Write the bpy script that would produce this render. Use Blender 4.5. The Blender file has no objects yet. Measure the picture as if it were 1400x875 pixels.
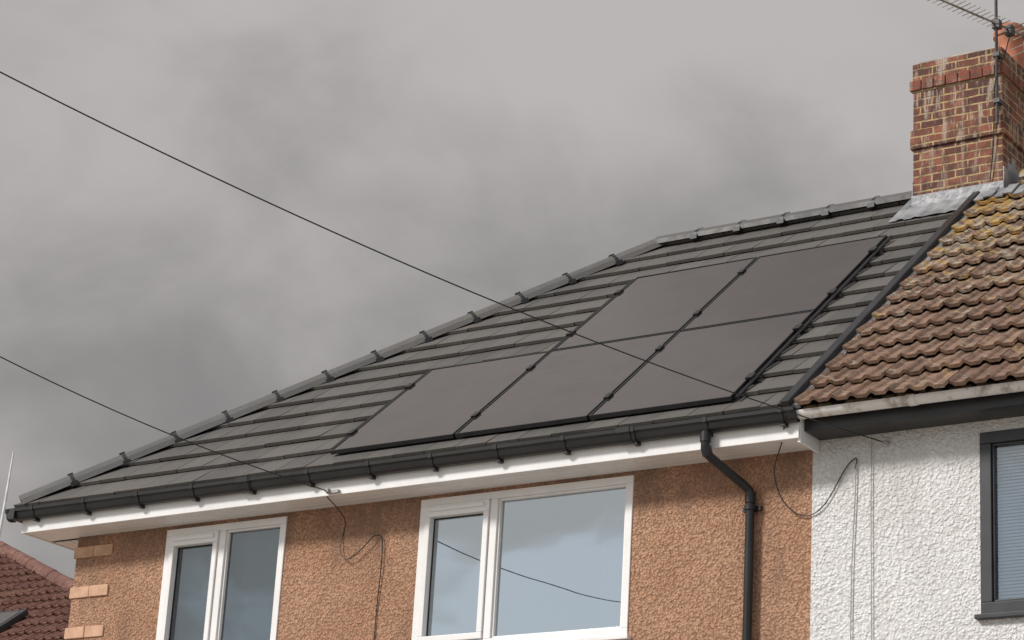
import bpy, bmesh, math, random
from mathutils import Vector, Matrix
random.seed(7)
S=bpy.context.scene
COL=S.collection
# ---------------------------------------------------------------- dimensions
D=3.68; T=0.838; C=1/math.sqrt(1+T*T); SN=T*C; H=D*T; DX=4.326; T2=H/DX
C2=1/math.sqrt(1+T2*T2); S2=T2*C2
W=7.67; WY=0.36; GZ=-5.5; SL=D/C
XN=13.5
# ---------------------------------------------------------------- material helpers
class NT:
    def __init__(s,m):
        m.use_nodes=True; s.m=m; s.t=m.node_tree; s.n=s.t.nodes; s.l=s.t.links
        s.n.clear()
        s.out=s.n.new('ShaderNodeOutputMaterial')
        s.b=s.n.new('ShaderNodeBsdfPrincipled'); s.l.new(s.b.outputs[0],s.out.inputs[0])
        s.tc=s.n.new('ShaderNodeTexCoord')
    def set(s,k,v):
        i=s.b.inputs[k]
        if hasattr(v,'links') or isinstance(v,bpy.types.NodeSocket): s.l.new(v,i)
        elif isinstance(v,(tuple,list)) and len(v)==3: i.default_value=(*v,1)
        else: i.default_value=v
    def noise(s,scale,detail=4,rough=.55,vec=None,dist=0):
        n=s.n.new('ShaderNodeTexNoise'); n.inputs['Scale'].default_value=scale; n.inputs['Detail'].default_value=min(detail,5)
        n.inputs['Roughness'].default_value=rough; n.inputs['Distortion'].default_value=dist
        s.l.new(vec or s.tc.outputs['Object'],n.inputs['Vector']); return n.outputs['Fac']
    def voro(s,scale,vec=None,feat='F1',rnd=1):
        n=s.n.new('ShaderNodeTexVoronoi'); n.feature=feat; n.inputs['Scale'].default_value=scale; n.inputs['Randomness'].default_value=rnd
        s.l.new(vec or s.tc.outputs['Object'],n.inputs['Vector']); return n.outputs['Distance']
    def mapping(s,sc):
        n=s.n.new('ShaderNodeMapping'); n.inputs['Scale'].default_value=sc; s.l.new(s.tc.outputs['Object'],n.inputs['Vector']); return n.outputs[0]
    def ramp(s,f,a,b,lo=0.,hi=1.):
        n=s.n.new('ShaderNodeMapRange'); n.interpolation_type='SMOOTHSTEP'
        n.inputs[1].default_value=a;n.inputs[2].default_value=b;n.inputs[3].default_value=lo;n.inputs[4].default_value=hi
        s.l.new(f,n.inputs[0]); return n.outputs[0]
    def mix(s,f,a,b,mode='MIX'):
        n=s.n.new('ShaderNodeMix'); n.data_type='RGBA'; n.blend_type=mode
        for k,v in ((0,f),(6,a),(7,b)):
            if isinstance(v,bpy.types.NodeSocket): s.l.new(v,n.inputs[k])
            elif isinstance(v,(tuple,list)): n.inputs[k].default_value=(*v,1)
            else: n.inputs[k].default_value=v
        return n.outputs[2]
    def math(s,op,a,b=None,clamp=False):
        n=s.n.new('ShaderNodeMath'); n.operation=op; n.use_clamp=clamp
        for k,v in ((0,a),(1,b)):
            if v is None: continue
            if isinstance(v,bpy.types.NodeSocket): s.l.new(v,n.inputs[k])
            else: n.inputs[k].default_value=v
        return n.outputs[0]
    def xyz(s):
        n=s.n.new('ShaderNodeSeparateXYZ'); s.l.new(s.tc.outputs['Object'],n.inputs[0]); return n.outputs
    def bump(s,h,strength=.5,dist=.01):
        n=s.n.new('ShaderNodeBump'); n.inputs['Strength'].default_value=strength; n.inputs['Distance'].default_value=dist
        s.l.new(h,n.inputs['Height']); s.l.new(n.outputs[0],s.b.inputs['Normal']); return n
    def island(s):
        n=s.n.new('ShaderNodeNewGeometry'); return n.outputs['Random Per Island']
def M(name): return NT(bpy.data.materials.new(name))

def simple(name,col,rough=.5,var=.15,scale=6,bump=0,spec=None,metal=0):
    m=M(name); f=m.ramp(m.noise(scale,4),.35,.65)
    m.set('Base Color',m.mix(f,tuple(c*(1-var) for c in col),tuple(min(1,c*(1+var)) for c in col)))
    m.set('Roughness',rough); m.set('Metallic',metal)
    if spec is not None: m.set('Specular IOR Level',spec)
    if bump: m.bump(m.noise(scale*12,4),.4,bump)
    return m.m

# roughcast render
def roughcast(name,lo,hi,hollow_shade,sc,stain,bd,sa=.75,shade_amt=.8):
    m=M(name)
    v=m.voro(sc); v2=m.voro(sc*2.3)
    n=m.noise(sc*.55,4,.65)
    h=m.math('ADD',m.math('MULTIPLY',m.math('SUBTRACT',1.,v),.8),m.math('ADD',m.math('MULTIPLY',n,1.3),m.math('MULTIPLY',v2,-.4)))
    big=m.ramp(m.noise(1.3,5,.6),.32,.68)
    col=m.mix(big,lo,hi)
    # pebble shade painted into the colour, darker in the hollows between stones
    hol=m.ramp(h,.62,1.10,1.,0.)
    col=m.mix(m.math('MULTIPLY',hol,shade_amt),col,hollow_shade)
    z=m.xyz()[2]
    st=m.noise(1,5,.6,vec=m.mapping((3.,1,.9)))
    zt=m.ramp(z,-1.0,-.2)
    sf=m.math('MULTIPLY',m.ramp(m.math('ADD',st,m.math('MULTIPLY',zt,.20)),.54,.80),sa)
    col=m.mix(sf,col,stain)
    m.set('Base Color',col); m.set('Roughness',.9); m.set('Specular IOR Level',.2)
    m.bump(h,1.,bd)
    return m.m
mat_brown=roughcast('roughcast_brown',(.49,.275,.17),(.60,.36,.235),(.24,.13,.08),46,(.22,.145,.105),.015,.7,.7)
mat_white=roughcast('roughcast_white',(.79,.78,.765),(.85,.845,.835),(.56,.545,.52),42,(.64,.62,.58),.015,.5,.5)

def tile_mat(name,a,b,warm=(.14,.122,.105)):
    m=M(name); r=m.island(); n=m.ramp(m.noise(1.2,5,.6),.35,.65)
    col=m.mix(r,a,b); col=m.mix(m.math('MULTIPLY',n,.5),col,warm)
    sp=m.ramp(m.noise(45,4,.7),.35,.6); col=m.mix(m.math('MULTIPLY',sp,.3),col,(.06,.058,.055))
    dr=m.ramp(m.noise(1,5,.65,vec=m.mapping((9,1.3,1.3))),.55,.75); col=m.mix(m.math('MULTIPLY',dr,.3),col,(.18,.17,.155))
    m.set('Base Color',col); m.set('Roughness',m.ramp(m.noise(8,3),.3,.7,.5,.75)); m.set('Specular IOR Level',.45)
    m.bump(m.noise(160,3,.7),.35,.002)
    return m.m
mat_tile=tile_mat('grey_concrete_tile',(.078,.074,.070),(.130,.123,.115))
mat_cap=tile_mat('grey_ridge_tile',(.095,.095,.094),(.13,.128,.126))
mat_blk=simple('black_plastic',(.014,.014,.015),.38,.25,3)
mat_blk_r=simple('black_rubber',(.012,.012,.013),.6,.2,3)
mat_upvc=M('white_upvc')
mat_upvc.set('Base Color',mat_upvc.mix(mat_upvc.ramp(mat_upvc.noise(2.5,5,.65),.4,.75),(.85,.84,.83),(.76,.75,.73)))
mat_upvc.set('Roughness',.32); mat_upvc=mat_upvc.m
mat_under=simple('roof_underlay',(.02,.02,.02),.9)
mat_anth=simple('anthracite_frame',(.025,.027,.03),.4,.15)

def oldtile(name,dark,light,lich=True):
    m=M(name); r=m.island()
    col=m.mix(r,dark,light)
    n=m.ramp(m.noise(14,5,.7),.38,.66); col=m.mix(m.math('MULTIPLY',n,.65),col,tuple(c*.38 for c in dark))
    o=m.xyz()
    if lich:
        up=m.ramp(o[2],.4,2.8)
        pale=m.ramp(m.math('ADD',m.noise(9,5,.78),m.math('MULTIPLY',up,.12)),.57,.65)
        col=m.mix(m.math('MULTIPLY',pale,.8),col,(.43,.39,.31))
        yel=m.ramp(m.math('ADD',m.noise(4.5,5,.80,dist=.3),m.math('MULTIPLY',up,.12)),.61,.66)
        col=m.mix(m.math('MULTIPLY',yel,.85),col,(.43,.26,.06))
        moss=m.ramp(m.noise(3.1,5,.78),.55,.66); col=m.mix(m.math('MULTIPLY',moss,.65),col,(.065,.052,.036))
    m.set('Base Color',col); m.set('Roughness',.85)
    m.bump(m.noise(90,4,.75),.7,.006)
    return m.m
mat_old=oldtile('weathered_brown_tile',(.20,.118,.080),(.30,.19,.13))
mat_red=oldtile('red_clay_tile',(.17,.075,.055),(.25,.125,.09),False)
mat_lead=M('lead_flashing')
mat_lead.set('Base Color',mat_lead.mix(mat_lead.ramp(mat_lead.noise(5,5,.6),.35,.65),(.20,.205,.215),(.34,.34,.35)))
mat_lead.set('Roughness',.55); mat_lead.set('Metallic',.25); mat_lead.bump(mat_lead.noise(14,3),.6,.02); mat_lead=mat_lead.m

# chimney brick
def brick(name,c1,c2,mo,bw=.225,ms=.0095,wa=.85,row=.075):
    m=M(name); o=m.xyz()
    cx=m.n.new('ShaderNodeCombineXYZ'); m.l.new(m.math('ADD',o[0],o[1]),cx.inputs[0]); m.l.new(o[2],cx.inputs[1])
    wob=m.n.new('ShaderNodeVectorMath'); wob.operation='ADD'
    nn=m.n.new('ShaderNodeTexNoise'); nn.inputs['Scale'].default_value=11; nn.inputs['Detail'].default_value=3
    sc=m.n.new('ShaderNodeVectorMath'); sc.operation='SCALE'; sc.inputs[3].default_value=.018
    m.l.new(m.tc.outputs['Object'],nn.inputs['Vector']); m.l.new(nn.outputs['Color'],sc.inputs[0])
    m.l.new(cx.outputs[0],wob.inputs[0]); m.l.new(sc.outputs[0],wob.inputs[1])
    b=m.n.new('ShaderNodeTexBrick'); m.l.new(wob.outputs[0],b.inputs['Vector'])
    b.inputs['Scale'].default_value=1; b.inputs['Brick Width'].default_value=bw; b.inputs['Row Height'].default_value=row
    b.inputs['Mortar Size'].default_value=ms; b.inputs['Mortar Smooth'].default_value=.3; b.inputs['Bias'].default_value=0.
    b.inputs['Color1'].default_value=(*c1,1); b.inputs['Color2'].default_value=(*c2,1); b.inputs['Mortar'].default_value=(*mo,1)
    b.offset=.5
    col=b.outputs['Color']
    soot=m.ramp(m.noise(9,5,.7),.43,.62); col=m.mix(m.math('MULTIPLY',soot,.6),col,(.065,.042,.035))
    wh=m.ramp(m.noise(1,5,.7,vec=m.mapping((16,16,2.4))),.50,.62)
    zz=m.ramp(o[2],2.9,3.9)
    col=m.mix(m.math('MULTIPLY',m.math('MULTIPLY',wh,m.math('ADD',m.math('MULTIPLY',zz,.6),.35)),wa),col,(.46,.38,.30))
    m.set('Base Color',col); m.set('Roughness',.9)
    h=m.math('ADD',m.math('MULTIPLY',b.outputs['Fac'],-1.),m.math('MULTIPLY',m.noise(60,4,.7),.6))
    m.bump(h,1.,.014)
    return m.m
mat_brick=brick('weathered_chimney_brick',(.30,.105,.065),(.10,.04,.032),(.48,.34,.17))
mat_brickr=brick('red_header_brick',(.30,.085,.05),(.20,.06,.042),(.20,.12,.08),.115,.006,.45,.1)
mat_terra=simple('terracotta',(.40,.15,.08),.8,.3,7,.004)
mat_quoin=simple('quoin_brick',(.58,.36,.235),.85,.12,9,.004)
mat_metal=simple('aerial_metal',(.30,.27,.25),.45,.3,10)
mat_metal_d=simple('mast_steel',(.05,.045,.045),.5,.3,10)
mat_cable=simple('cable',(.015,.015,.016),.55)
mat_cable_g=simple('grey_cable',(.35,.34,.33),.6)
mat_whitegut=M('old_white_gutter')
g=mat_whitegut; g.set('Base Color',g.mix(g.ramp(g.noise(7,5,.7),.48,.70),(.76,.74,.71),(.34,.29,.23))); g.set('Roughness',.5); mat_whitegut=g.m

# PV glass
m=M('solar_cell_glass')
o=m.xyz()
q=m.math('DIVIDE',o[1],C)
st=m.math('SINE',m.math('MULTIPLY',q,2*math.pi/.0455))
cell=m.ramp(m.math('ABSOLUTE',m.math('SINE',m.math('MULTIPLY',q,math.pi/.182))),0,.07)
cellx=m.ramp(m.math('ABSOLUTE',m.math('SINE',m.math('MULTIPLY',m.math('SUBTRACT',o[0],3.373),math.pi/.2092))),0,.05)
col=m.mix(m.ramp(m.noise(3,4),.3,.7),(.026,.0185,.0165),(.037,.0265,.0235))
col=m.mix(m.ramp(st,.5,1.,0,.6),col,(.060,.047,.041))
ed=m.math('SUBTRACT',1.,m.math('MULTIPLY',cell,cellx))
col=m.mix(m.math('MULTIPLY',ed,.7),col,(.008,.007,.007))
m.set('Base Color',col); m.set('IOR',1.45); m.set('Coat Weight',.5); m.set('Coat Roughness',.04); m.set('Coat Tint',(1,.95,.92))
dust=m.ramp(m.noise(2.2,5,.7),.45,.8,.10,.26); m.set('Roughness',dust)
mat_pv=m.m
mat_pvframe=simple('black_anodised_frame',(.05,.05,.052),.32,.1,6,0,None,.6)

def glassmat(name,fac,tint):
    mm=bpy.data.materials.new(name); mm.use_nodes=True; t=mm.node_tree; t.nodes.clear()
    out=t.nodes.new('ShaderNodeOutputMaterial'); mx=t.nodes.new('ShaderNodeMixShader'); tr=t.nodes.new('ShaderNodeBsdfTransparent'); gl=t.nodes.new('ShaderNodeBsdfGlossy')
    tr.inputs[0].default_value=(*tint,1); gl.inputs['Roughness'].default_value=.012; gl.inputs[0].default_value=(.86,.95,1,1)
    fr=t.nodes.new('ShaderNodeFresnel'); fr.inputs[0].default_value=1.5
    ad=t.nodes.new('ShaderNodeMath'); ad.inputs[1].default_value=fac; t.links.new(fr.outputs[0],ad.inputs[0])
    tc=t.nodes.new('ShaderNodeTexCoord'); n=t.nodes.new('ShaderNodeTexNoise'); n.inputs['Scale'].default_value=1.4; n.inputs['Detail'].default_value=1
    bp=t.nodes.new('ShaderNodeBump'); bp.inputs['Strength'].default_value=.12; bp.inputs['Distance'].default_value=.015
    t.links.new(tc.outputs['Object'],n.inputs['Vector']); t.links.new(n.outputs[0],bp.inputs['Height']); t.links.new(bp.outputs[0],gl.inputs['Normal'])
    t.links.new(ad.outputs[0],mx.inputs[0]); t.links.new(tr.outputs[0],mx.inputs[1]); t.links.new(gl.outputs[0],mx.inputs[2]); t.links.new(mx.outputs[0],out.inputs[0])
    return mm
mat_glass=glassmat('window_glass',.46,(.62,.70,.70))
mat_glass2=glassmat('window_glass_clear',.15,(.66,.76,.78))
mat_glass3=glassmat('window_glass_bright',.20,(.88,.92,.94))
mat_blind=simple('blind_fabric',(.24,.31,.325),.8,.06)
mat_blindw=simple('white_blind',(.78,.82,.85),.6,.05)
mat_room=simple('room_interior',(.10,.11,.11),.9)

# ---------------------------------------------------------------- geometry helpers
class MB:
    def __init__(s): s.v=[];s.f=[];s.mi=[]
    def poly(s,pts,mi=0):
        k=len(s.v); s.v+= [tuple(p) for p in pts]; s.f.append(tuple(range(k,k+len(pts)))); s.mi.append(mi)
    def hexa(s,p,mi=0):
        k=len(s.v); s.v+=[tuple(x) for x in p]
        for q in ((0,3,2,1),(4,5,6,7),(0,1,5,4),(1,2,6,5),(2,3,7,6),(3,0,4,7)):
            s.f.append(tuple(k+i for i in q)); s.mi.append(mi)
    def box(s,x0,x1,y0,y1,z0,z1,mi=0,fn=None):
        p=[(x0,y0,z0),(x1,y0,z0),(x1,y1,z0),(x0,y1,z0),(x0,y0,z1),(x1,y0,z1),(x1,y1,z1),(x0,y1,z1)]
        if fn: p=[fn(*q) for q in p]
        s.hexa(p,mi)
    def tube(s,pts,r,seg=10,mi=0,cap=True):
        pts=[Vector(p) for p in pts]; rings=[]
        rr=r if isinstance(r,(list,tuple)) else [r]*len(pts)
        prev=None
        for i,p in enumerate(pts):
            a=pts[max(i-1,0)];b=pts[min(i+1,len(pts)-1)]; d=(b-a).normalized()
            if prev is None:
                ref=Vector((0,0,1)) if abs(d.z)<.9 else Vector((1,0,0)); n=d.cross(ref).normalized()
            else: n=(prev-d*prev.dot(d)).normalized()
            prev=n; bb=d.cross(n); k=len(s.v)
            for j in range(seg):
                t=2*math.pi*j/seg; s.v.append(tuple(p+(n*math.cos(t)+bb*math.sin(t))*rr[i]))
            rings.append(k)
        for i in range(len(rings)-1):
            for j in range(seg):
                s.f.append((rings[i]+j,rings[i]+(j+1)%seg,rings[i+1]+(j+1)%seg,rings[i+1]+j)); s.mi.append(mi)
        if cap:
            s.f.append(tuple(rings[0]+j for j in range(seg))); s.mi.append(mi)
            s.f.append(tuple(rings[-1]+j for j in range(seg))); s.mi.append(mi)
    def obj(s,name,mats,parent=None,bevel=0,smooth=False,clips=(),recalc=True):
        me=bpy.data.meshes.new(name); me.from_pydata(s.v,[],s.f)
        for m_ in (mats if isinstance(mats,(list,tuple)) else [mats]): me.materials.append(m_)
        for p,i in zip(me.polygons,s.mi): p.material_index=i
        bm=bmesh.new(); bm.from_mesh(me); 
        for co,no in clips:
            bmesh.ops.bisect_plane(bm,geom=bm.verts[:]+bm.edges[:]+bm.faces[:],plane_co=co,plane_no=no,clear_outer=True)
        if recalc: bmesh.ops.recalc_face_normals(bm,faces=bm.faces[:])
        bm.to_mesh(me); bm.free()
        if smooth:
            for p in me.polygons: p.use_smooth=True
        ob=bpy.data.objects.new(name,me); COL.objects.link(ob)
        if parent: ob.parent=parent
        if bevel:
            b=ob.modifiers.new('bevel','BEVEL'); b.width=bevel; b.segments=2; b.limit_method='ANGLE'; b.angle_limit=.6
        if smooth and len(me.polygons)>0:
            e=ob.modifiers.new('es','EDGE_SPLIT'); e.split_angle=math.radians(40)
        return ob
def empty(name,loc=(0,0,0)):
    e=bpy.data.objects.new(name,None); COL.objects.link(e); return e
def roof(x,q,n): return (x,q*C-n*SN,q*SN+n*C)
def roofside(a,q,n): return (q*C2-n*S2,a,q*S2+n*C2)
def roofback(x,q,n): return (x,2*D-(q*C-n*SN),q*SN+n*C)

house=empty('semi_detached_house')
nb=empty('white_rendered_house')
# ---------------------------------------------------------------- main roof
def flat_tiles(fn,a0,a1,slen,g=.343,w=.30,q0=-.045):
    mb=MB(); n=int(math.ceil((slen-q0)/g))
    for i in range(n):
        qa=q0+i*g; qb=min(qa+g+.06,slen+.02)
        off=(i%2)*w/2
        x=a0-off
        while x<a1:
            xa=max(x+.0025,a0); xb=min(x+w-.0025,a1)
            if xb-xa>.02:
                j=random.uniform(-.003,.003); dq=random.uniform(-.005,.005); tl=random.uniform(-.003,.003)
                top=.047+j
                p=[fn(xa,qa+dq,top-.029),fn(xb,qa+dq,top-.029+tl),fn(xb,qb,-.018),fn(xa,qb,-.018),
                   fn(xa,qa+dq,top),fn(xb,qa+dq,top+tl),fn(xb,qb,.004),fn(xa,qb,.004)]
                mb.hexa(p)
            x+=w
    return mb
hipn=(-D,DX,0)
flat_tiles(roof,-.06,W-.02,SL).obj('roof_front_tiles',mat_tile,house,clips=[((0,0,0),hipn)])
flat_tiles(roofside,-.06,2*D+.06,DX/C2).obj('roof_hip_end_tiles',mat_tile,house,clips=[((0,0,0),(D,-DX,0)),((0,2*D,0),(D,DX,0))])
flat_tiles(roofback,-.06,W-.02,SL).obj('roof_back_tiles',mat_tile,house,clips=[((0,2*D,0),(-D,-DX,0))])
mb=MB()
mb.poly([roof(.0,.0,-.02),roof(W+.03,0,-.02),roof(W+.03,SL,-.02),roof(DX,SL,-.02)])
mb.poly([roofside(0,.0,-.02),roofside(2*D,0,-.02),roofside(D,DX/C2,-.02)])
mb.poly([roofback(.0,.0,-.02),roofback(W+.03,0,-.02),roofback(W+.03,SL,-.02),roofback(DX,SL,-.02)])
mb.obj('roof_underlay',mat_under,house)

def caps(p0,p1,n,mbc,mbu,wid=.120,rise=.07,up=Vector((0,0,1)),last=True):
    p0=Vector(p0);p1=Vector(p1); d=(p1-p0); L=d.length; d.normalize(); side=d.cross(up).normalized(); nn=side.cross(d).normalized()
    prof=[(-1,-.72),(-.86,.05),(-.55,.62),(-.2,.93),(0.2,.93),(.55,.62),(.86,.05),(1,-.72)]
    seg=L/n
    for i in range(n):
        a=p0+d*(seg*i+.008); b=p0+d*(seg*(i+1)-.008)
        jit=random.uniform(-.004,.004)
        rings=[]
        for P,sc in ((a,1.0),(b,1.0)):
            outer=[P+side*(u*wid*sc)+nn*(v*rise*sc+jit) for u,v in prof]
            inner=[P+side*(u*(wid-.02))+nn*(v*(rise-.02)-.004+jit) for u,v in prof]
            rings.append((outer,inner))
        for k in range(7):
            mbc.poly([rings[0][0][k],rings[0][0][k+1],rings[1][0][k+1],rings[1][0][k]])
        for r_ in rings:
            for k in range(7): mbc.poly([r_[0][k],r_[1][k],r_[1][k+1],r_[0][k+1]])
        if i<n-1 or last:
            c=p0+d*(seg*(i+1))
            ra=[c-d*.016+side*(u*(wid+.005))+nn*(v*(rise+.005)) for u,v in prof]; rb=[c+d*.016+side*(u*(wid+.005))+nn*(v*(rise+.005)) for u,v in prof]
            for k in range(7): mbu.poly([ra[k],ra[k+1],rb[k+1],rb[k]])
            mbu.poly(ra); mbu.poly(rb)
            for sg in (-1,1):
                e=c+side*(sg*wid*1.02)-nn*.045
                pts=[]
                for z in (-.03,.012):
                    for (x_,y_) in ((-.035,-.020),(.035,-.020),(.035,.020),(-.035,.020)):
                        pts.append(e+d*x_+side*y_*1.1+nn*z)
                mbu.hexa(pts)
            e=c+nn*(rise+.002)
            pts=[]
            for z in (-.01,.010):
                for (x_,y_) in ((-.026,-.018),(.026,-.018),(.026,.018),(-.026,.018)): pts.append(e+d*x_+side*y_+nn*z)
            mbu.hexa(pts)
mbc=MB();mbu=MB()
caps((-.02,-.02,.03),(DX,D,H+.035),13,mbc,mbu,last=False)
caps((-.02,2*D+.02,.03),(DX,D,H+.035),13,mbc,mbu,last=False)
caps((DX-.02,D,H+.04),(7.06,D,H+.04),6,mbc,mbu,last=False)
mbc.obj('ridge_and_hip_tiles',mat_cap,house); mbu.obj('ridge_unions',mat_blk,house)
mb=MB()
mb.box(W-.035,W+.035,-.08,SL-.12,.0,.078,fn=roof)
mb.box(W-.075,W-.035,-.06,SL-.12,.0,.056,fn=roof)
mb.obj('verge_strip',mat_blk,house,bevel=.008)
mb=MB(); mb.box(W+.035,W+.10,-.06,SL-.1,.0,.03,fn=roof); mb.obj('verge_valley',mat_lead,house)

# ---------------------------------------------------------------- fascia, soffit, gutter
mb=MB()
mb.box(-.02,7.72,.03,.05,-.235,-.03)
mb.box(-.02,.0,.05,2*D-.05,-.235,-.03)
mb.obj('fascia',mat_upvc,house,bevel=.004)
mb=MB()
for k in range(4):
    y0=.052+k*.092; mb.box(.002,7.69,y0,y0+.084 if k<3 else WY+.02,-.228,-.218)
for k in range(4):
    x0=.002+k*.092; mb.box(x0,x0+.084,.44,2*D-.4,-.228,-.218)
mb.box(.0,7.69,.05,WY+.05,-.217,-.21)
mb.obj('soffit_boards',mat_upvc,house,bevel=.003)
mb=MB(); mb.box(7.70,7.725,.052,WY-.004,-.262,-.04); mb.obj('soffit_box_end',mat_upvc,house,bevel=.003)
def sweep(prof,axis,a,b,mb,mi=0):
    def P(u,v,t): return (t,u,v) if axis=='x' else (u,t,v)
    n=len(prof)
    for k in range(n):
        p,q=prof[k],prof[(k+1)%n]; mb.poly([P(*p,a),P(*q,a),P(*q,b),P(*p,b)],mi)
    mb.poly([P(*p,a) for p in prof],mi); mb.poly([P(*p,b) for p in prof],mi)
GP=[(.028,-.03),(.028,-.118),(.0,-.128),(-.03,-.124),(-.052,-.108),(-.06,-.085),(-.066,-.066),(-.082,-.056),(-.085,-.03),(-.078,-.026),(-.07,-.04)]
GPb=[(u*1.0-(.005 if u<.02 else 0),v-(.006 if v<-.05 else -.004)) for u,v in GP]
mb=MB(); sweep(GP,'x',-.11,7.73,mb)
sweep([(u-.05,v) for u,v in GP],'y',-.085,2*D+.08,mb)
mb.obj('gutter',mat_blk,house,smooth=True)
mb=MB()
x=.18
while x<7.7:
    sweep(GPb,'x',x-.016,x+.016,mb)
    mb.box(x-.018,x+.018,-.03,.029,-.150,-.126)
    x+=.62
for x in (2.6,6.3): sweep([(u-(.01 if u<.02 else 0),v-(.006 if v<-.05 else -.006)) for u,v in GP],'x',x-.06,x+.06,mb)
sweep([(u-(.01 if u<.02 else 0),v-.008) for u,v in GP],'x',-.13,-.10,mb)
mb.obj('gutter_brackets',mat_blk,house,bevel=.003)
mb=MB(); mb.box(.0,7.66,-.03,.03,-.034,-.012); mb.obj('eaves_tray',mat_blk_r,house)
# downpipe
mb=MB(); R_=.034
xo,xl=6.985,7.19; yw=WY-.055
path=[(xo,-.03,-.12),(xo,-.03,-.255),(xo+.006,-.02,-.285),(xo+.03,.02,-.315),(xl-.03,yw-.04,-.475),(xl-.006,yw-.006,-.505),(xl,yw,-.54),(xl,yw,GZ+.05)]
mb.tube(path,R_,16)
for (a,b) in (((xo,-.03,-.13),(xo,-.03,-.20)),((xl,yw,-.52),(xl,yw,-.60))):
    mb.tube([a,b],R_+.007,16)
mb.tube([(xo+.004,-.028,-.235),(xo+.012,-.008,-.30)],R_+.006,16)
for z in (-.62,-2.2,-4.):
    mb.tube([(xl,yw,z),(xl,yw,z-.035)],R_+.010,16)
    mb.box(xl-.075,xl+.075,yw+.02,WY-.002,z-.035,z)
mb.obj('downpipe',mat_blk,house,smooth=True)

# ---------------------------------------------------------------- walls
WIN=[(1.43,2.76),(4.15,6.15)]; WT=-.262; WB=-1.51
mb=MB()
xs=.37
for a,b in WIN:
    mb.box(xs,a,WY,WY+.28,GZ-.3,-.219); mb.box(a,b,WY,WY+.28,GZ-.3,WB); 
    mb.box(a,b,WY,WY+.28,WT,-.219); xs=b
mb.box(xs,W,WY,WY+.28,GZ-.3,-.219)
mb.box(.37,.65,WY+.281,2*D-.36,GZ-.3,-.219)
mb.box(.651,W,2*D-.62,2*D-.36,GZ-.3,-.219)
mb.obj('walls',mat_brown,house)
mb=MB()
z=-.325
while z>GZ:
    xx=.35
    for k,L in enumerate((.235,.225)):
        mb.box(xx,xx+L-.005,WY-.016+random.uniform(-.003,.003),WY+.1,z-.10,z)
        xx+=L
    mb.box(.348,.37,WY+.101,WY+.25,z-.10,z)
    z-=.365
mb.obj('corner_quoins',mat_quoin,house,bevel=.006)

def window(par,x0,x1,z0,z1,split,matf,sash=True,vent=True,fw=.06,blind=None,sill=True,gm=None):
    fr=MB(); y0,y1=WY-.012,WY+.07
    fr.box(x0,x1,y0,y1,z1-fw,z1); fr.box(x0,x1,y0,y1,z0,z0+fw)
    fr.box(x0,x0+fw,y0,y1,z0+fw,z1-fw); fr.box(x1-fw,x1,y0,y1,z0+fw,z1-fw)
    gl=MB(); gy=WY+.035; gk=MB()
    def g(a,b,c,d):
        gl.poly([(a,gy,c),(b,gy,c),(b,gy,d),(a,gy,d)])
        e=.012
        for bx in ((a,b,d-e-.006,d-.004),(a,b,c+.004,c+e+.006),(a+.004,a+e+.004,c,d),(b-e-.004,b-.004,c,d)):
            gk.box(bx[0],bx[1],gy-.006,gy+.02,bx[2],bx[3])
    if split:
        fr.box(split-.035,split+.035,y0,y1,z0+fw,z1-fw)
        a,b=x0+fw+.003,split-.038; c,d=z0+fw+.003,z1-fw-.003; sw=.05
        ys0=WY-.030
        top=sw+(.045 if vent else 0)
        fr.box(a,b,ys0,y1-.01,d-top,d); fr.box(a,b,ys0,y1-.01,c,c+sw)
        fr.box(a,a+sw,ys0,y1-.01,c+sw,d-top); fr.box(b-sw,b,ys0,y1-.01,c+sw,d-top)
        if vent: fr.box(a+.04,b-.04,ys0-.018,ys0-.001,d-.055,d-.022)
        g(a+sw-.008,b-sw+.008,c+sw-.008,d-top+.008)
        g(split+.03,x1-fw+.005,z0+fw-.005,z1-fw+.005)
        a,b,c,d=split+.035,x1-fw,z0+fw,z1-fw
    else:
        a,b,c,d=x0+fw,x1-fw,z0+fw,z1-fw
        g(a-.005,b+.005,c-.005,d+.005)
    bw=.018; yb=WY+.006
    fr.box(a,b,yb,gy+.01,d-bw,d); fr.box(a,b,yb,gy+.01,c,c+bw); fr.box(a,a+bw,yb,gy+.01,c+bw,d-bw); fr.box(b-bw,b,yb,gy+.01,c+bw,d-bw)
    if sill: fr.box(x0-.03,x1+.03,WY-.055,WY+.05,z0-.035,z0-.002)
    fr.obj('window_frame',matf,par,bevel=.005)
    gl.obj('window_glass',gm or mat_glass,par,recalc=False); gk.obj('glass_spacer',mat_blk_r,par)
    if blind=='vertical':
        bm_=MB(); x=x0+.05
        while x<x1-.05:
            ang=.5+random.uniform(-.06,.06); hw=.042
            dx,dy=hw*math.cos(ang),hw*math.sin(ang)
            bm_.poly([(x-dx,WY+.19-dy,z0+.02),(x+dx,WY+.19+dy,z0+.02),(x+dx,WY+.19+dy,z1-.03),(x-dx,WY+.19-dy,z1-.03)])
            x+=.082
        bm_.obj('vertical_blind',mat_blind,par)
    if blind=='venetian':
        bm_=MB(); z=z0+.03
        while z<z1-.03:
            bm_.poly([(x0+.03,WY+.075,z),(x1-.03,WY+.075,z),(x1-.03,WY+.092,z+.023),(x0+.03,WY+.092,z+.023)]); z+=.024
        bm_.obj('venetian_blind',mat_blindw,par)
window(house,*WIN[0],WB,WT,2.07,mat_upvc,blind='vertical',gm=mat_glass2)
window(house,*WIN[1],WB,WT,4.87,mat_upvc,blind=None)
mb=MB()
mb.box(.66,W-.05,WY+2.4,WY+2.45,-2.6,-.3); mb.box(.66,W-.05,WY+.3,WY+2.4,-2.65,-2.6); mb.box(.66,W-.05,WY+.3,WY+2.4,-.26,-.24)
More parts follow.
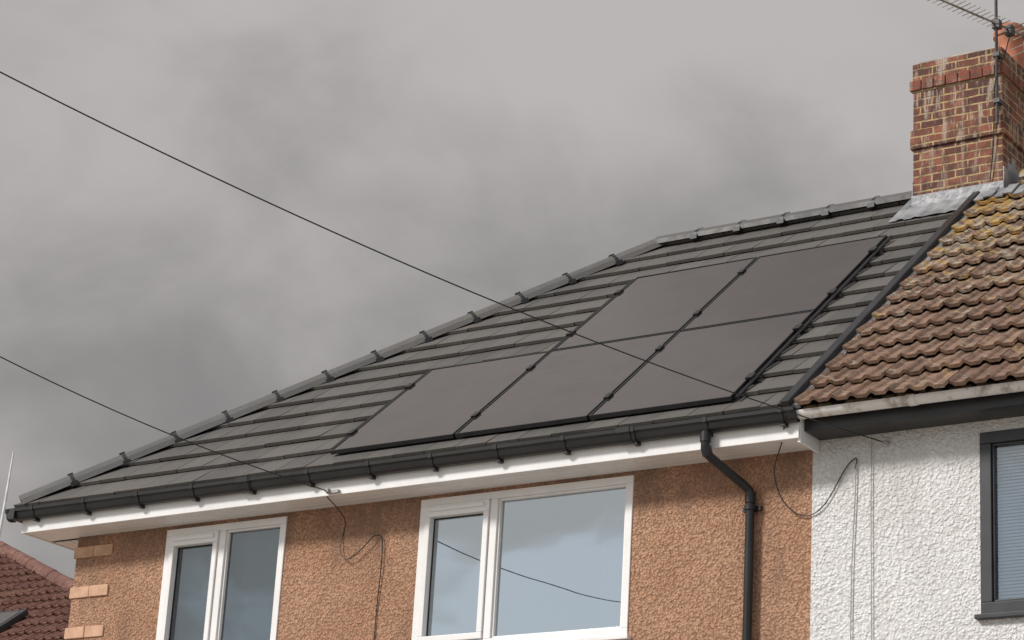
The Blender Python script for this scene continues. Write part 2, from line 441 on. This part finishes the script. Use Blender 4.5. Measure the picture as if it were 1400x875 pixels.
mb.obj('room',mat_room,house)
mb=MB()
def curtain(x0,x1,y,z0,z1):
    n=40; pts=[(x0+(x1-x0)*i/n, y+.018*math.sin(i*1.9)+.01*math.sin(i*.7)) for i in range(n+1)]
    for i in range(n): mb.poly([(*pts[i],z0),(*pts[i+1],z0),(*pts[i+1],z1),(*pts[i],z1)])
curtain(4.2,4.75,WY+.22,WB,WT-.02); curtain(5.75,6.12,WY+.22,WB,WT-.02)
mb.obj('curtains',mat_blind,house)

# ---------------------------------------------------------------- neighbour white house
NX0=W
mb=MB()
NWx0,NWx1,NWb,NWt=8.975,10.6,-1.56,-.255
mb.box(NX0+.001,NWx0,WY-.004,WY+.28,GZ-.3,-.165); mb.box(NWx0,NWx1,WY-.004,WY+.28,GZ-.3,NWb); mb.box(NWx0,NWx1,WY-.004,WY+.28,NWt,-.165); mb.box(NWx1,XN,WY-.004,WY+.28,GZ-.3,-.165)
mb.box(NX0,XN,2*D-.62,2*D-.36,GZ-.3,-.165); mb.box(XN-.28,XN-.001,WY+.281,2*D-.621,GZ-.3,-.165)
mb.obj('walls',mat_white,nb)
window(nb,NWx0,NWx1,NWb,NWt,None,mat_anth,fw=.085,blind='venetian',gm=mat_glass3)
mb=MB(); mb.box(NWx0,XN-.4,WY+1.6,WY+1.65,-2.6,-.3); mb.obj('room',mat_room,nb)
mb=MB(); mb.box(7.73,XN,.10,.125,-.17,-.03); mb.box(7.73,XN,.126,WY-.005,-.170,-.155); mb.obj('fascia',mat_blk,nb,bevel=.004)
mb=MB()
def hgut(x0,x1,r,cy,cz):
    pr=[]
    for i in range(13):
        t=math.pi+math.pi*i/12; pr.append((cy+r*math.cos(t),cz+r*math.sin(t)))
    for i in range(12,-1,-1):
        t=math.pi+math.pi*i/12; pr.append((cy+(r-.006)*math.cos(t),cz+.001+(r-.006)*math.sin(t)))
    sweep(pr,'x',x0,x1,mb)
hgut(7.70,XN,.056,-.01+.03,-.045)
for x in (8.62,9.6,10.9): hgut(x-.03,x+.03,.064,.02,-.042)
hgut(7.68,7.73,.062,.02,-.043)
mb.obj('gutter',mat_whitegut,nb,smooth=True)
def roll_tiles(fn,a0,a1,slen,g,w,q0,rollh,per,rows=None):
    mb=MB(); n=int(math.ceil((slen-q0)/g))
    def prof(u):
        d=abs(((u+.5)%1)-.5)/.27
        return rollh*min(1,(math.cos(min(d,1)*math.pi)*.5+.5)*1.25)
    for i in range(n):
        qa=q0+i*g; qb=min(qa+g+.05,slen)
        x=a0
        while x<a1-.01:
            xb=min(x+w,a1); N=16
            j=random.uniform(-.005,.007); dq=random.uniform(-.014,.014); tilt=random.uniform(-.009,.009)
            k=len(mb.v)
            for c in range(N+1):
                u=c/N; xx=x+.002+(xb-x-.004)*u; p=prof((xx-a0)/per)
                lo=.056+j+tilt*(u-.5)
                mb.v.append(fn(xx,qa+dq,lo+p-.028)); mb.v.append(fn(xx,qa+dq,lo+p)); mb.v.append(fn(xx,qb,p+.004))
            for c in range(N):
                b=k+c*3
                mb.f.append((b,b+3,b+4,b+1)); mb.mi.append(0)
                mb.f.append((b+1,b+4,b+5,b+2)); mb.mi.append(0)
            for b in (k,k+N*3):
                mb.f.append((b,b+1,b+2)); mb.mi.append(0)
            x+=w
    return mb
roll_tiles(roof,7.745,XN,SL+.02,.335,.30,-.09,.026,.15).obj('roof_front_tiles',mat_old,nb)
roll_tiles(roofback,7.745,XN,SL+.02,.335,.30,-.09,.026,.15).obj('roof_back_tiles',mat_old,nb)
mb=MB(); mb.poly([roof(7.70,-.04,-.004),roof(XN,-.04,-.004),roof(XN,SL,-.004),roof(7.70,SL,-.004)]); mb.poly([roofback(7.70,-.04,-.004),roofback(XN,-.04,-.004),roofback(XN,SL,-.004),roofback(7.70,SL,-.004)])
mb.obj('roof_underlay',mat_under,nb)
mbc=MB();mbu=MB(); caps((8.0,D,H+.06),(XN,D,H+.06),12,mbc,mbu,last=False); mbc.obj('ridge_tiles',mat_old,nb)
mb=MB()
for i in range(90):
    x=random.uniform(7.8,9.6); r=random.uniform(.006,.018)
    mb.box(x-r*1.5,x+r*1.5,-.01-r,-.01+r,-.046,-.046+r*1.5)
mb.obj('gutter_moss',simple('moss',(.12,.085,.05),.95,.3,20),nb)

# ---------------------------------------------------------------- chimney
ch=empty('brick_chimney')
cx0,cx1,cy0,cy1=7.065,7.915,3.43,4.60
def ring(e,z0,z1,mb): mb.box(cx0-e,cx1+e,cy0-e,cy1+e,z0,z1)
mb=MB()
ring(0,2.3,3.48,mb); ring(.022,3.48,3.665,mb); ring(0,3.665,4.05,mb); ring(.006,4.155,4.32,mb)
o=mb.obj('stack',mat_brick,ch,bevel=.006)
mb=MB()
def course(e,z0,z1,bl):
    x=cx0-e
    while x<cx1+e-.02:
        b=min(x+bl-.008,cx1+e); j=random.uniform(-.004,.004); mb.box(x,b,cy0-e+j,cy0+.1,z0,z1); x+=bl
    y=cy0+.108
    while y<cy1+e-.02:
        b=min(y+bl-.008,cy1+e); j=random.uniform(-.004,.004); mb.box(cx1-.1,cx1+e+j,y,b,z0,z1); mb.box(cx0-e-j,cx0+.1,y,b,z0,z1); y+=bl
course(.026,4.055,4.15,.118)
mb.obj('corbel_course',mat_brickr,ch,bevel=.005)
mb=MB(); ring(.008,4.04,4.157,mb); mb.obj('corbel_mortar',simple('old_mortar',(.28,.20,.12),.9,.2,9),ch)
mb=MB(); mb.box(cx0+.03,cx1-.03,cy0+.03,cy1-.03,4.32,4.36); mb.obj('flaunching',simple('mortar',(.35,.31,.26),.9,.2,8,.01),ch,bevel=.02)
def pot(x,y,z,h,r):
    mb=MB()
    mb.tube([(x,y,z),(x,y,z+.03),(x,y,z+.05),(x,y,z+h*.80),(x,y,z+h*.82),(x,y,z+h*.90),(x,y,z+h*.91),(x,y,z+h),(x,y,z+h),(x,y,z+h-.1)],
            [r*1.08,r*1.08,r,r*.92,r*1.06,r*1.06,r*.98,r*.98,r*.82,r*.80],28)
    mb.obj('chimney_pot',mat_terra,ch,smooth=True)
pot(7.68,4.2,4.33,.56,.14)
fl=MB()
N=14
qa,qb=(3.43-.27)/C,3.43/C
for i in range(N):
    xa=cx0-.02+(7.66-cx0+.0)*i/N; xb=cx0-.02+(7.66-cx0)*(i+1)/N
    za=.058+.006*math.sin(i*1.7); zb=.058+.006*math.sin((i+1)*1.7)
    ea=.015*math.sin(i*2.1); eb=.015*math.sin((i+1)*2.1)
    fl.poly([roof(xa,qa+ea,za),roof(xb,qa+eb,zb),roof(xb,qb,zb),roof(xa,qb,za)])
fl.box(cx0-.012,cx1+.012,cy0-.012,cy0-.001,2.75,3.03+.0)
for xs_,x2 in ((cx1+.001,cx1+.012),(cx0-.012,cx0-.001)):
    for i in range(12):
        y=cy0+i*.09; top=(H-abs(y+.045-D)*T)+.22
        top=round(top/.075)*.075+.02
        fl.box(xs_,x2,y,y+.088,top-.45,top)
fl.box(cx0-.09,cx0-.012,(cy0-.28)/C,D/C,.052,.062,fn=roof)
for i in range(5):
    fl.box(7.72+i*.09,7.81+i*.09,(cy0-.15)/C,(cy0+.02)/C,.06+.02*(i%2),.075+.02*(i%2),fn=roof)
fl.obj('lead_flashing',mat_lead,ch,bevel=.003)

# ---------------------------------------------------------------- aerial
an=MB()
mx,my=7.895,3.365
an.tube([(mx,my,3.55),(mx,my,5.3)],.014,10,1)
an.box(mx-.03,mx+.03,my-.02,cy0,3.75,3.79,1); an.box(mx-.03,mx+.03,my-.02,cy0,4.2,4.24,1)
bz=4.53; d=Vector((-.27,-.70,0)).normalized(); sd=Vector((d.y,-d.x,0))
P0=Vector((mx,my+.02,bz))
a=P0-d*.38; b=P0+d*.80
an.tube([a,b],.010,8,0)
k=0
L=(b-a).length
while k*.062<L-.02:
    c=a+d*(.02+k*.062); hl=.11 if k>3 else .15
    an.tube([c-sd*hl+Vector((0,0,.012)),c+sd*hl+Vector((0,0,.012))],.0042,6,0); k+=1
for zz in (-.14,-.07,.07,.14):
    c=a+d*.01+Vector((0,0,zz)); an.tube([c-sd*.2,c+sd*.2],.0045,6,0)
an.tube([a+Vector((0,0,-.15)),a+Vector((0,0,.15))],.007,6,0)
an.box(P0.x-.035,P0.x+.035,P0.y-.04,P0.y+.03,bz-.05,bz+.03,1)
c=a+d*.22; an.box(c.x-.035,c.x+.035,c.y-.035,c.y+.035,bz-.06,bz+.03,1)
an.obj('tv_aerial',[mat_metal,mat_metal_d])
mb=MB()
mb.tube([(c.x,c.y,bz-.06),(c.x-.02,c.y-.08,bz-.3),(mx+.03,my-.02,4.1),(mx-.02,my-.01,3.9),(mx-.05,cy0-.03,3.4),(mx-.09,cy0-.02,3.05)],.005,6)
mb.obj('aerial_cable',mat_cable)

# ---------------------------------------------------------------- solar panels
OFF=.080; PX,PS,PW,PH=3.373,.148,1.255,1.762; GAP=.02
clamps=MB(); rails=MB()
for r_,cols in ((0,(0,1,2)),(1,(1,2))):
    for c_ in cols:
        x0=PX+c_*PW+GAP/2; x1=PX+(c_+1)*PW-GAP/2; q0=PS+r_*PH+GAP/2; q1=PS+(r_+1)*PH-GAP/2
        mb=MB(); fw=.012
        mb.box(x0,x1,q0,q0+fw,OFF-.035,OFF,0,roof); mb.box(x0,x1,q1-fw,q1,OFF-.035,OFF,0,roof)
        mb.box(x0,x0+fw,q0+fw,q1-fw,OFF-.035,OFF,0,roof); mb.box(x1-fw,x1,q0+fw,q1-fw,OFF-.035,OFF,0,roof)
        t1,t2=random.uniform(-.0015,.0015),random.uniform(-.0015,.0015)
        mb.poly([roof(x0+fw-.002,q0+fw-.002,OFF-.005+t1),roof(x1-fw+.002,q0+fw-.002,OFF-.005-t2),roof(x1-fw+.002,q1-fw+.002,OFF-.005-t1),roof(x0+fw-.002,q1-fw+.002,OFF-.005+t2)],1)
        mb.obj('solar_panel',[mat_pvframe,mat_pv],recalc=False)
    for fq in (.22,.78):
        q=PS+r_*PH+fq*PH
        xa=PX+cols[0]*PW-.07; xb=PX+3*PW+.07
        rails.box(xa,xb,q-.02,q+.02,.034,OFF-.037,0,roof)
        for c_ in list(cols)+[3]:
            x=PX+c_*PW; wd=.022 if c_ not in (cols[0],3) else .028
            clamps.box(x-wd,x+wd,q-.045,q+.045,OFF-.03,OFF+.012,0,roof)
rails.obj('solar_mounting_rails',mat_blk); 
clamps.obj('solar_panel_clamps',mat_blk)
mb=MB()
mb.tube([roof(PX-.03,PS+.1,.06),roof(PX-.03,PS+PH-.02,.06)],.012,8)
mb.tube([roof(PX+PW-.03,PS+PH+.03,.06),roof(PX+PW-.03,PS+2*PH-.02,.06)],.012,8)
mb.tube([roof(PX+3*PW+.03,PS+.02,.06),roof(PX+3*PW+.03,PS+2*PH-.02,.06)],.014,8)
mb.obj('solar_cable_conduit',mat_blk)

# ---------------------------------------------------------------- overhead wires & pole
PT=Vector((2.13,-14.0,3.4))
def wire(name,p,al,be,r=.0048):
    p=Vector(p); mb=MB(); pts=[]
    A=p.y-PT.y
    for i in range(49):
        a=A*i/48; z=p.z+al*a+be*a*a
        ze=p.z+al*A+be*A*A; z+=(PT.z-.1-ze)*(i/48)**3
        t=i/48; pts.append((p.x+(PT.x-p.x)*t,p.y-a,z))
    mb.tube(pts,r,8); return mb
wire('w',(8.27,WY,-.25),.032,.01548).obj('overhead_cable',mat_cable)
wire('w',(3.46,0.0,-.208),-.03,.0203).obj('overhead_cable',mat_cable)
mb=MB()
mb.tube([(PT.x,PT.y,-7.2),(PT.x,PT.y,PT.z+.3)],[.16,.11],16)
mb.box(PT.x-.5,PT.x+.5,PT.y-.05,PT.y+.05,PT.z-.15,PT.z-.05)
mb.obj('utility_pole',simple('creosoted_wood',(.10,.07,.05),.9,.3,5,.01))
def spline(pts,n=10):
    P=[Vector(p) for p in pts]; P=[P[0]]+P+[P[-1]]; out=[]
    for i in range(1,len(P)-2):
        for k in range(n):
            t=k/n; a,b,c_,d_=P[i-1],P[i],P[i+1],P[i+2]
            out.append(.5*((2*b)+(-a+c_)*t+(2*a-5*b+4*c_-d_)*t*t+(-a+3*b-3*c_+d_)*t**3))
    out.append(P[-2]); return out
cb=MB()
yw=WY-.02
cb.tube(spline([(7.66,-.07,-.09),(7.55,.1,-.22),(7.44,.2,-.42),(7.47,.3,-.62),(7.62,yw,-.73),(7.78,yw,-.66),(7.95,yw,-.40),(8.03,yw,-.34),(8.02,yw,-.42)]),.0045,6)
cb.tube(spline([(3.42,.04,-.24),(3.39,yw,-.36),(3.37,yw-.01,-.60),(3.46,yw-.02,-.70),(3.60,yw-.02,-.63),(3.72,yw-.02,-.53),(3.79,yw,-.56),(3.80,yw,-.8),(3.78,yw+.01,-1.2),(3.78,yw+.01,-2.2)]),.0045,6)
cb.obj('wall_cable',mat_cable,house)
cg=MB()
cg.tube(spline([(8.03,yw,-.34),(8.02,yw,-.7),(8.0,yw,-1.3),(8.0,yw,-2.6)]),.004,6)
cg.tube(spline([(8.15,yw,-.2),(8.15,yw,-.8),(8.16,yw,-1.6),(8.16,yw,-2.6)]),.0035,6)
cg.obj('wall_cable',mat_cable_g,nb)
mb=MB(); mb.tube([(8.27,WY,-.25),(8.27,WY-.05,-.25)],.016,10); mb.tube([(3.46,.03,-.205),(3.46,-.03,-.205)],.02,10); mb.box(3.44,3.56,.0,.029,-.225,-.2)
mb.obj('cable_hook',mat_cable_g,house)

# ---------------------------------------------------------------- far house at left
fh=empty('red_roofed_house')
PE=.74; ce=1/math.sqrt(1+PE*PE); se=PE*ce
def rf(x,q,n): return (x, 6.25+q*ce-n*se, -.245+q*se+n*ce)
slen=(11-6.25)/ce
A=Vector((-11.8,11,3.27)); B=Vector((-2.6,6.25,-.245))
hd=(A-B); nrm=Vector((-hd.y,hd.x,0)); 
if nrm.x<0: nrm=-nrm
roll_tiles(rf,-24,-2.4,slen,.30,.30,-.06,.03,.15).obj('roof_tiles',mat_red,fh,clips=[(B,nrm)])
mb=MB()
mb.poly([(-24,6.25,-.26),tuple(B+Vector((0,0,-.02))),tuple(A+Vector((0,0,-.02))),(-24,11,3.25)])
mb.poly([tuple(B+Vector((0,0,-.02))),(-2.6,15.75,-.26),tuple(A+Vector((0,0,-.02)))]); mb.poly([(-2.6,15.75,-.26),(-24,15.75,-.26),(-24,11,3.25),tuple(A+Vector((0,0,-.02)))])
mb.obj('roof_deck',mat_under,fh)
mbc=MB();mbu=MB(); caps(B+Vector((0,0,.05)),A+Vector((0,0,.05)),28,mbc,mbu,wid=.12,rise=.08,last=False); caps(A+Vector((0,0,.05)),(-24,11,3.32),28,mbc,mbu,last=False)
mbc.obj('ridge_tiles',mat_red,fh)
mb=MB(); mb.box(-23.6,-3.0,6.6,15.4,-7,-.27); mb.obj('walls',mat_brown,fh)
mb=MB()
mb.box(-9.05,-8.35,2.05,2.75,.04,.13,0,rf); mb.obj('roof_window',mat_anth,fh,bevel=.01)
mb=MB(); mb.poly([rf(-8.98,2.12,.134),rf(-8.42,2.12,.134),rf(-8.42,2.68,.134),rf(-8.98,2.68,.134)]); mb.obj('roof_window_glass',mat_pv,fh)
mb=MB(); mb.tube([(-11.86,11,3.2),(-11.80,11,4.0),(-11.76,11,4.84)],[.026,.022,.012],8); mb.obj('whip_antenna',simple('white_fibreglass',(.80,.79,.77),.4))

# ---------------------------------------------------------------- ground
mb=MB()
ys=[-400,-60,-9,-4.5,40,400]; zs=[-6.9,-6.9,-6.85,GZ,GZ,GZ]
for i in range(5):
    mb.poly([(-400,ys[i],zs[i]),(400,ys[i],zs[i]),(400,ys[i+1],zs[i+1]),(-400,ys[i+1],zs[i+1])])
mb.obj('ground',simple('gravel_drive_ground',(.30,.27,.235),.95,.2,1.5,.02))
mb=MB(); mb.box(-60,60,-13.2,-11.2,-6.9,-6.78); mb.box(-60,60,-24,-22,-6.9,-6.78); mb.obj('pavement',simple('paving',(.28,.27,.25),.9,.15,3,.004))
mb=MB(); mb.poly([(-60,-22,-6.885),(60,-22,-6.885),(60,-13.2,-6.885),(-60,-13.2,-6.885)]); mb.obj('road',simple('asphalt',(.05,.05,.052),.9,.15,4,.006))

# ---------------------------------------------------------------- light
sd=Vector((-.50,-.72,.66)).normalized()
el=math.asin(sd.z); rot=math.atan2(sd.x,sd.y)
L=bpy.data.lights.new('sun','SUN'); L.energy=3.2; L.angle=math.radians(9); L.color=(1,.96,.915)
lo=bpy.data.objects.new('sun',L); COL.objects.link(lo); lo.rotation_mode='QUATERNION'; lo.rotation_quaternion=sd.to_track_quat('Z','Y')
w=bpy.data.worlds.new('World'); S.world=w; w.use_nodes=True; t=w.node_tree; t.nodes.clear()
out=t.nodes.new('ShaderNodeOutputWorld'); bg=t.nodes.new('ShaderNodeBackground'); t.links.new(bg.outputs[0],out.inputs[0]); bg.inputs[1].default_value=.1
sky=t.nodes.new('ShaderNodeTexSky'); sky.sky_type='NISHITA'; sky.sun_disc=False; sky.sun_elevation=el; sky.sun_rotation=rot
tc=t.nodes.new('ShaderNodeTexCoord'); mp=t.nodes.new('ShaderNodeMapping'); mp.inputs['Scale'].default_value=(1,1,1.35); mp.inputs['Location'].default_value=(.35,.1,.2)
t.links.new(tc.outputs['Generated'],mp.inputs[0])
def nz(sc,det,ro,dist=0):
    n=t.nodes.new('ShaderNodeTexNoise'); n.inputs['Scale'].default_value=sc; n.inputs['Detail'].default_value=det; n.inputs['Roughness'].default_value=ro; n.inputs['Distortion'].default_value=dist
    t.links.new(mp.outputs[0],n.inputs['Vector']); return n.outputs[0]
def mth(op,a,b):
    n=t.nodes.new('ShaderNodeMath'); n.operation=op
    for k,v in ((0,a),(1,b)):
        if isinstance(v,bpy.types.NodeSocket): t.links.new(v,n.inputs[k])
        else: n.inputs[k].default_value=v
    return n.outputs[0]
def mr(f,a,b,lo_=0,hi_=1):
    n=t.nodes.new('ShaderNodeMapRange'); n.interpolation_type='SMOOTHSTEP'
    n.inputs[1].default_value=a;n.inputs[2].default_value=b;n.inputs[3].default_value=lo_;n.inputs[4].default_value=hi_
    t.links.new(f,n.inputs[0]); return n.outputs[0]
f=mth('ADD',mth('MULTIPLY',nz(3.4,3,.45,.1),.55),mth('MULTIPLY',nz(9.0,5,.52,.25),.45))
sx=t.nodes.new('ShaderNodeSeparateXYZ'); t.links.new(tc.outputs['Generated'],sx.inputs[0])
f=mth('ADD',f,mr(sx.outputs[2],.15,.50,-.055,.055))
f=mr(f,.35,.66)
mx_=t.nodes.new('ShaderNodeMix'); mx_.data_type='RGBA'; t.links.new(f,mx_.inputs[0]); mx_.inputs[6].default_value=(2.55,2.45,2.45,1); mx_.inputs[7].default_value=(4.9,4.68,4.62,1)
# broken cloud with blue gaps behind the viewer, solid overcast ahead
cov=mth('ADD',mr(sx.outputs[1],-.55,.1,.0,1.),mr(nz(5.5,5,.55,.3),.45,.56,0,1.))
cov=mr(cov,0,1,.30,1)
fr_=t.nodes.new('ShaderNodeMix'); fr_.data_type='RGBA'; t.links.new(mr(sx.outputs[1],-.5,.1,1.,0.),fr_.inputs[0]); t.links.new(mx_.outputs[2],fr_.inputs[6]); fr_.inputs[7].default_value=(7.0,6.8,6.7,1)
m2=t.nodes.new('ShaderNodeMix'); m2.data_type='RGBA'; t.links.new(cov,m2.inputs[0]); t.links.new(sky.outputs[0],m2.inputs[6]); t.links.new(fr_.outputs[2],m2.inputs[7])
t.links.new(m2.outputs[2],bg.inputs[0])

# ---------------------------------------------------------------- camera
cam=bpy.data.cameras.new('camera'); co=bpy.data.objects.new('camera',cam); COL.objects.link(co)
yaw,pit,rol,F=.6017,.336,.0602,3286.6
d=Vector((-math.sin(yaw)*math.cos(pit),math.cos(yaw)*math.cos(pit),math.sin(pit)))
r=Vector((math.cos(yaw),math.sin(yaw),0)); u=r.cross(d)
r2=r*math.cos(rol)+u*math.sin(rol); u2=-r*math.sin(rol)+u*math.cos(rol)
co.matrix_world=Matrix(((r2.x,u2.x,-d.x,15.3819),(r2.y,u2.y,-d.y,-14.8666),(r2.z,u2.z,-d.z,-5.2724),(0,0,0,1)))
cam.sensor_width=36; cam.lens=F/1400*36; cam.clip_end=2000; cam.clip_start=.1
S.camera=co
S.view_settings.view_transform='Standard'; S.view_settings.look='None'; S.view_settings.exposure=0
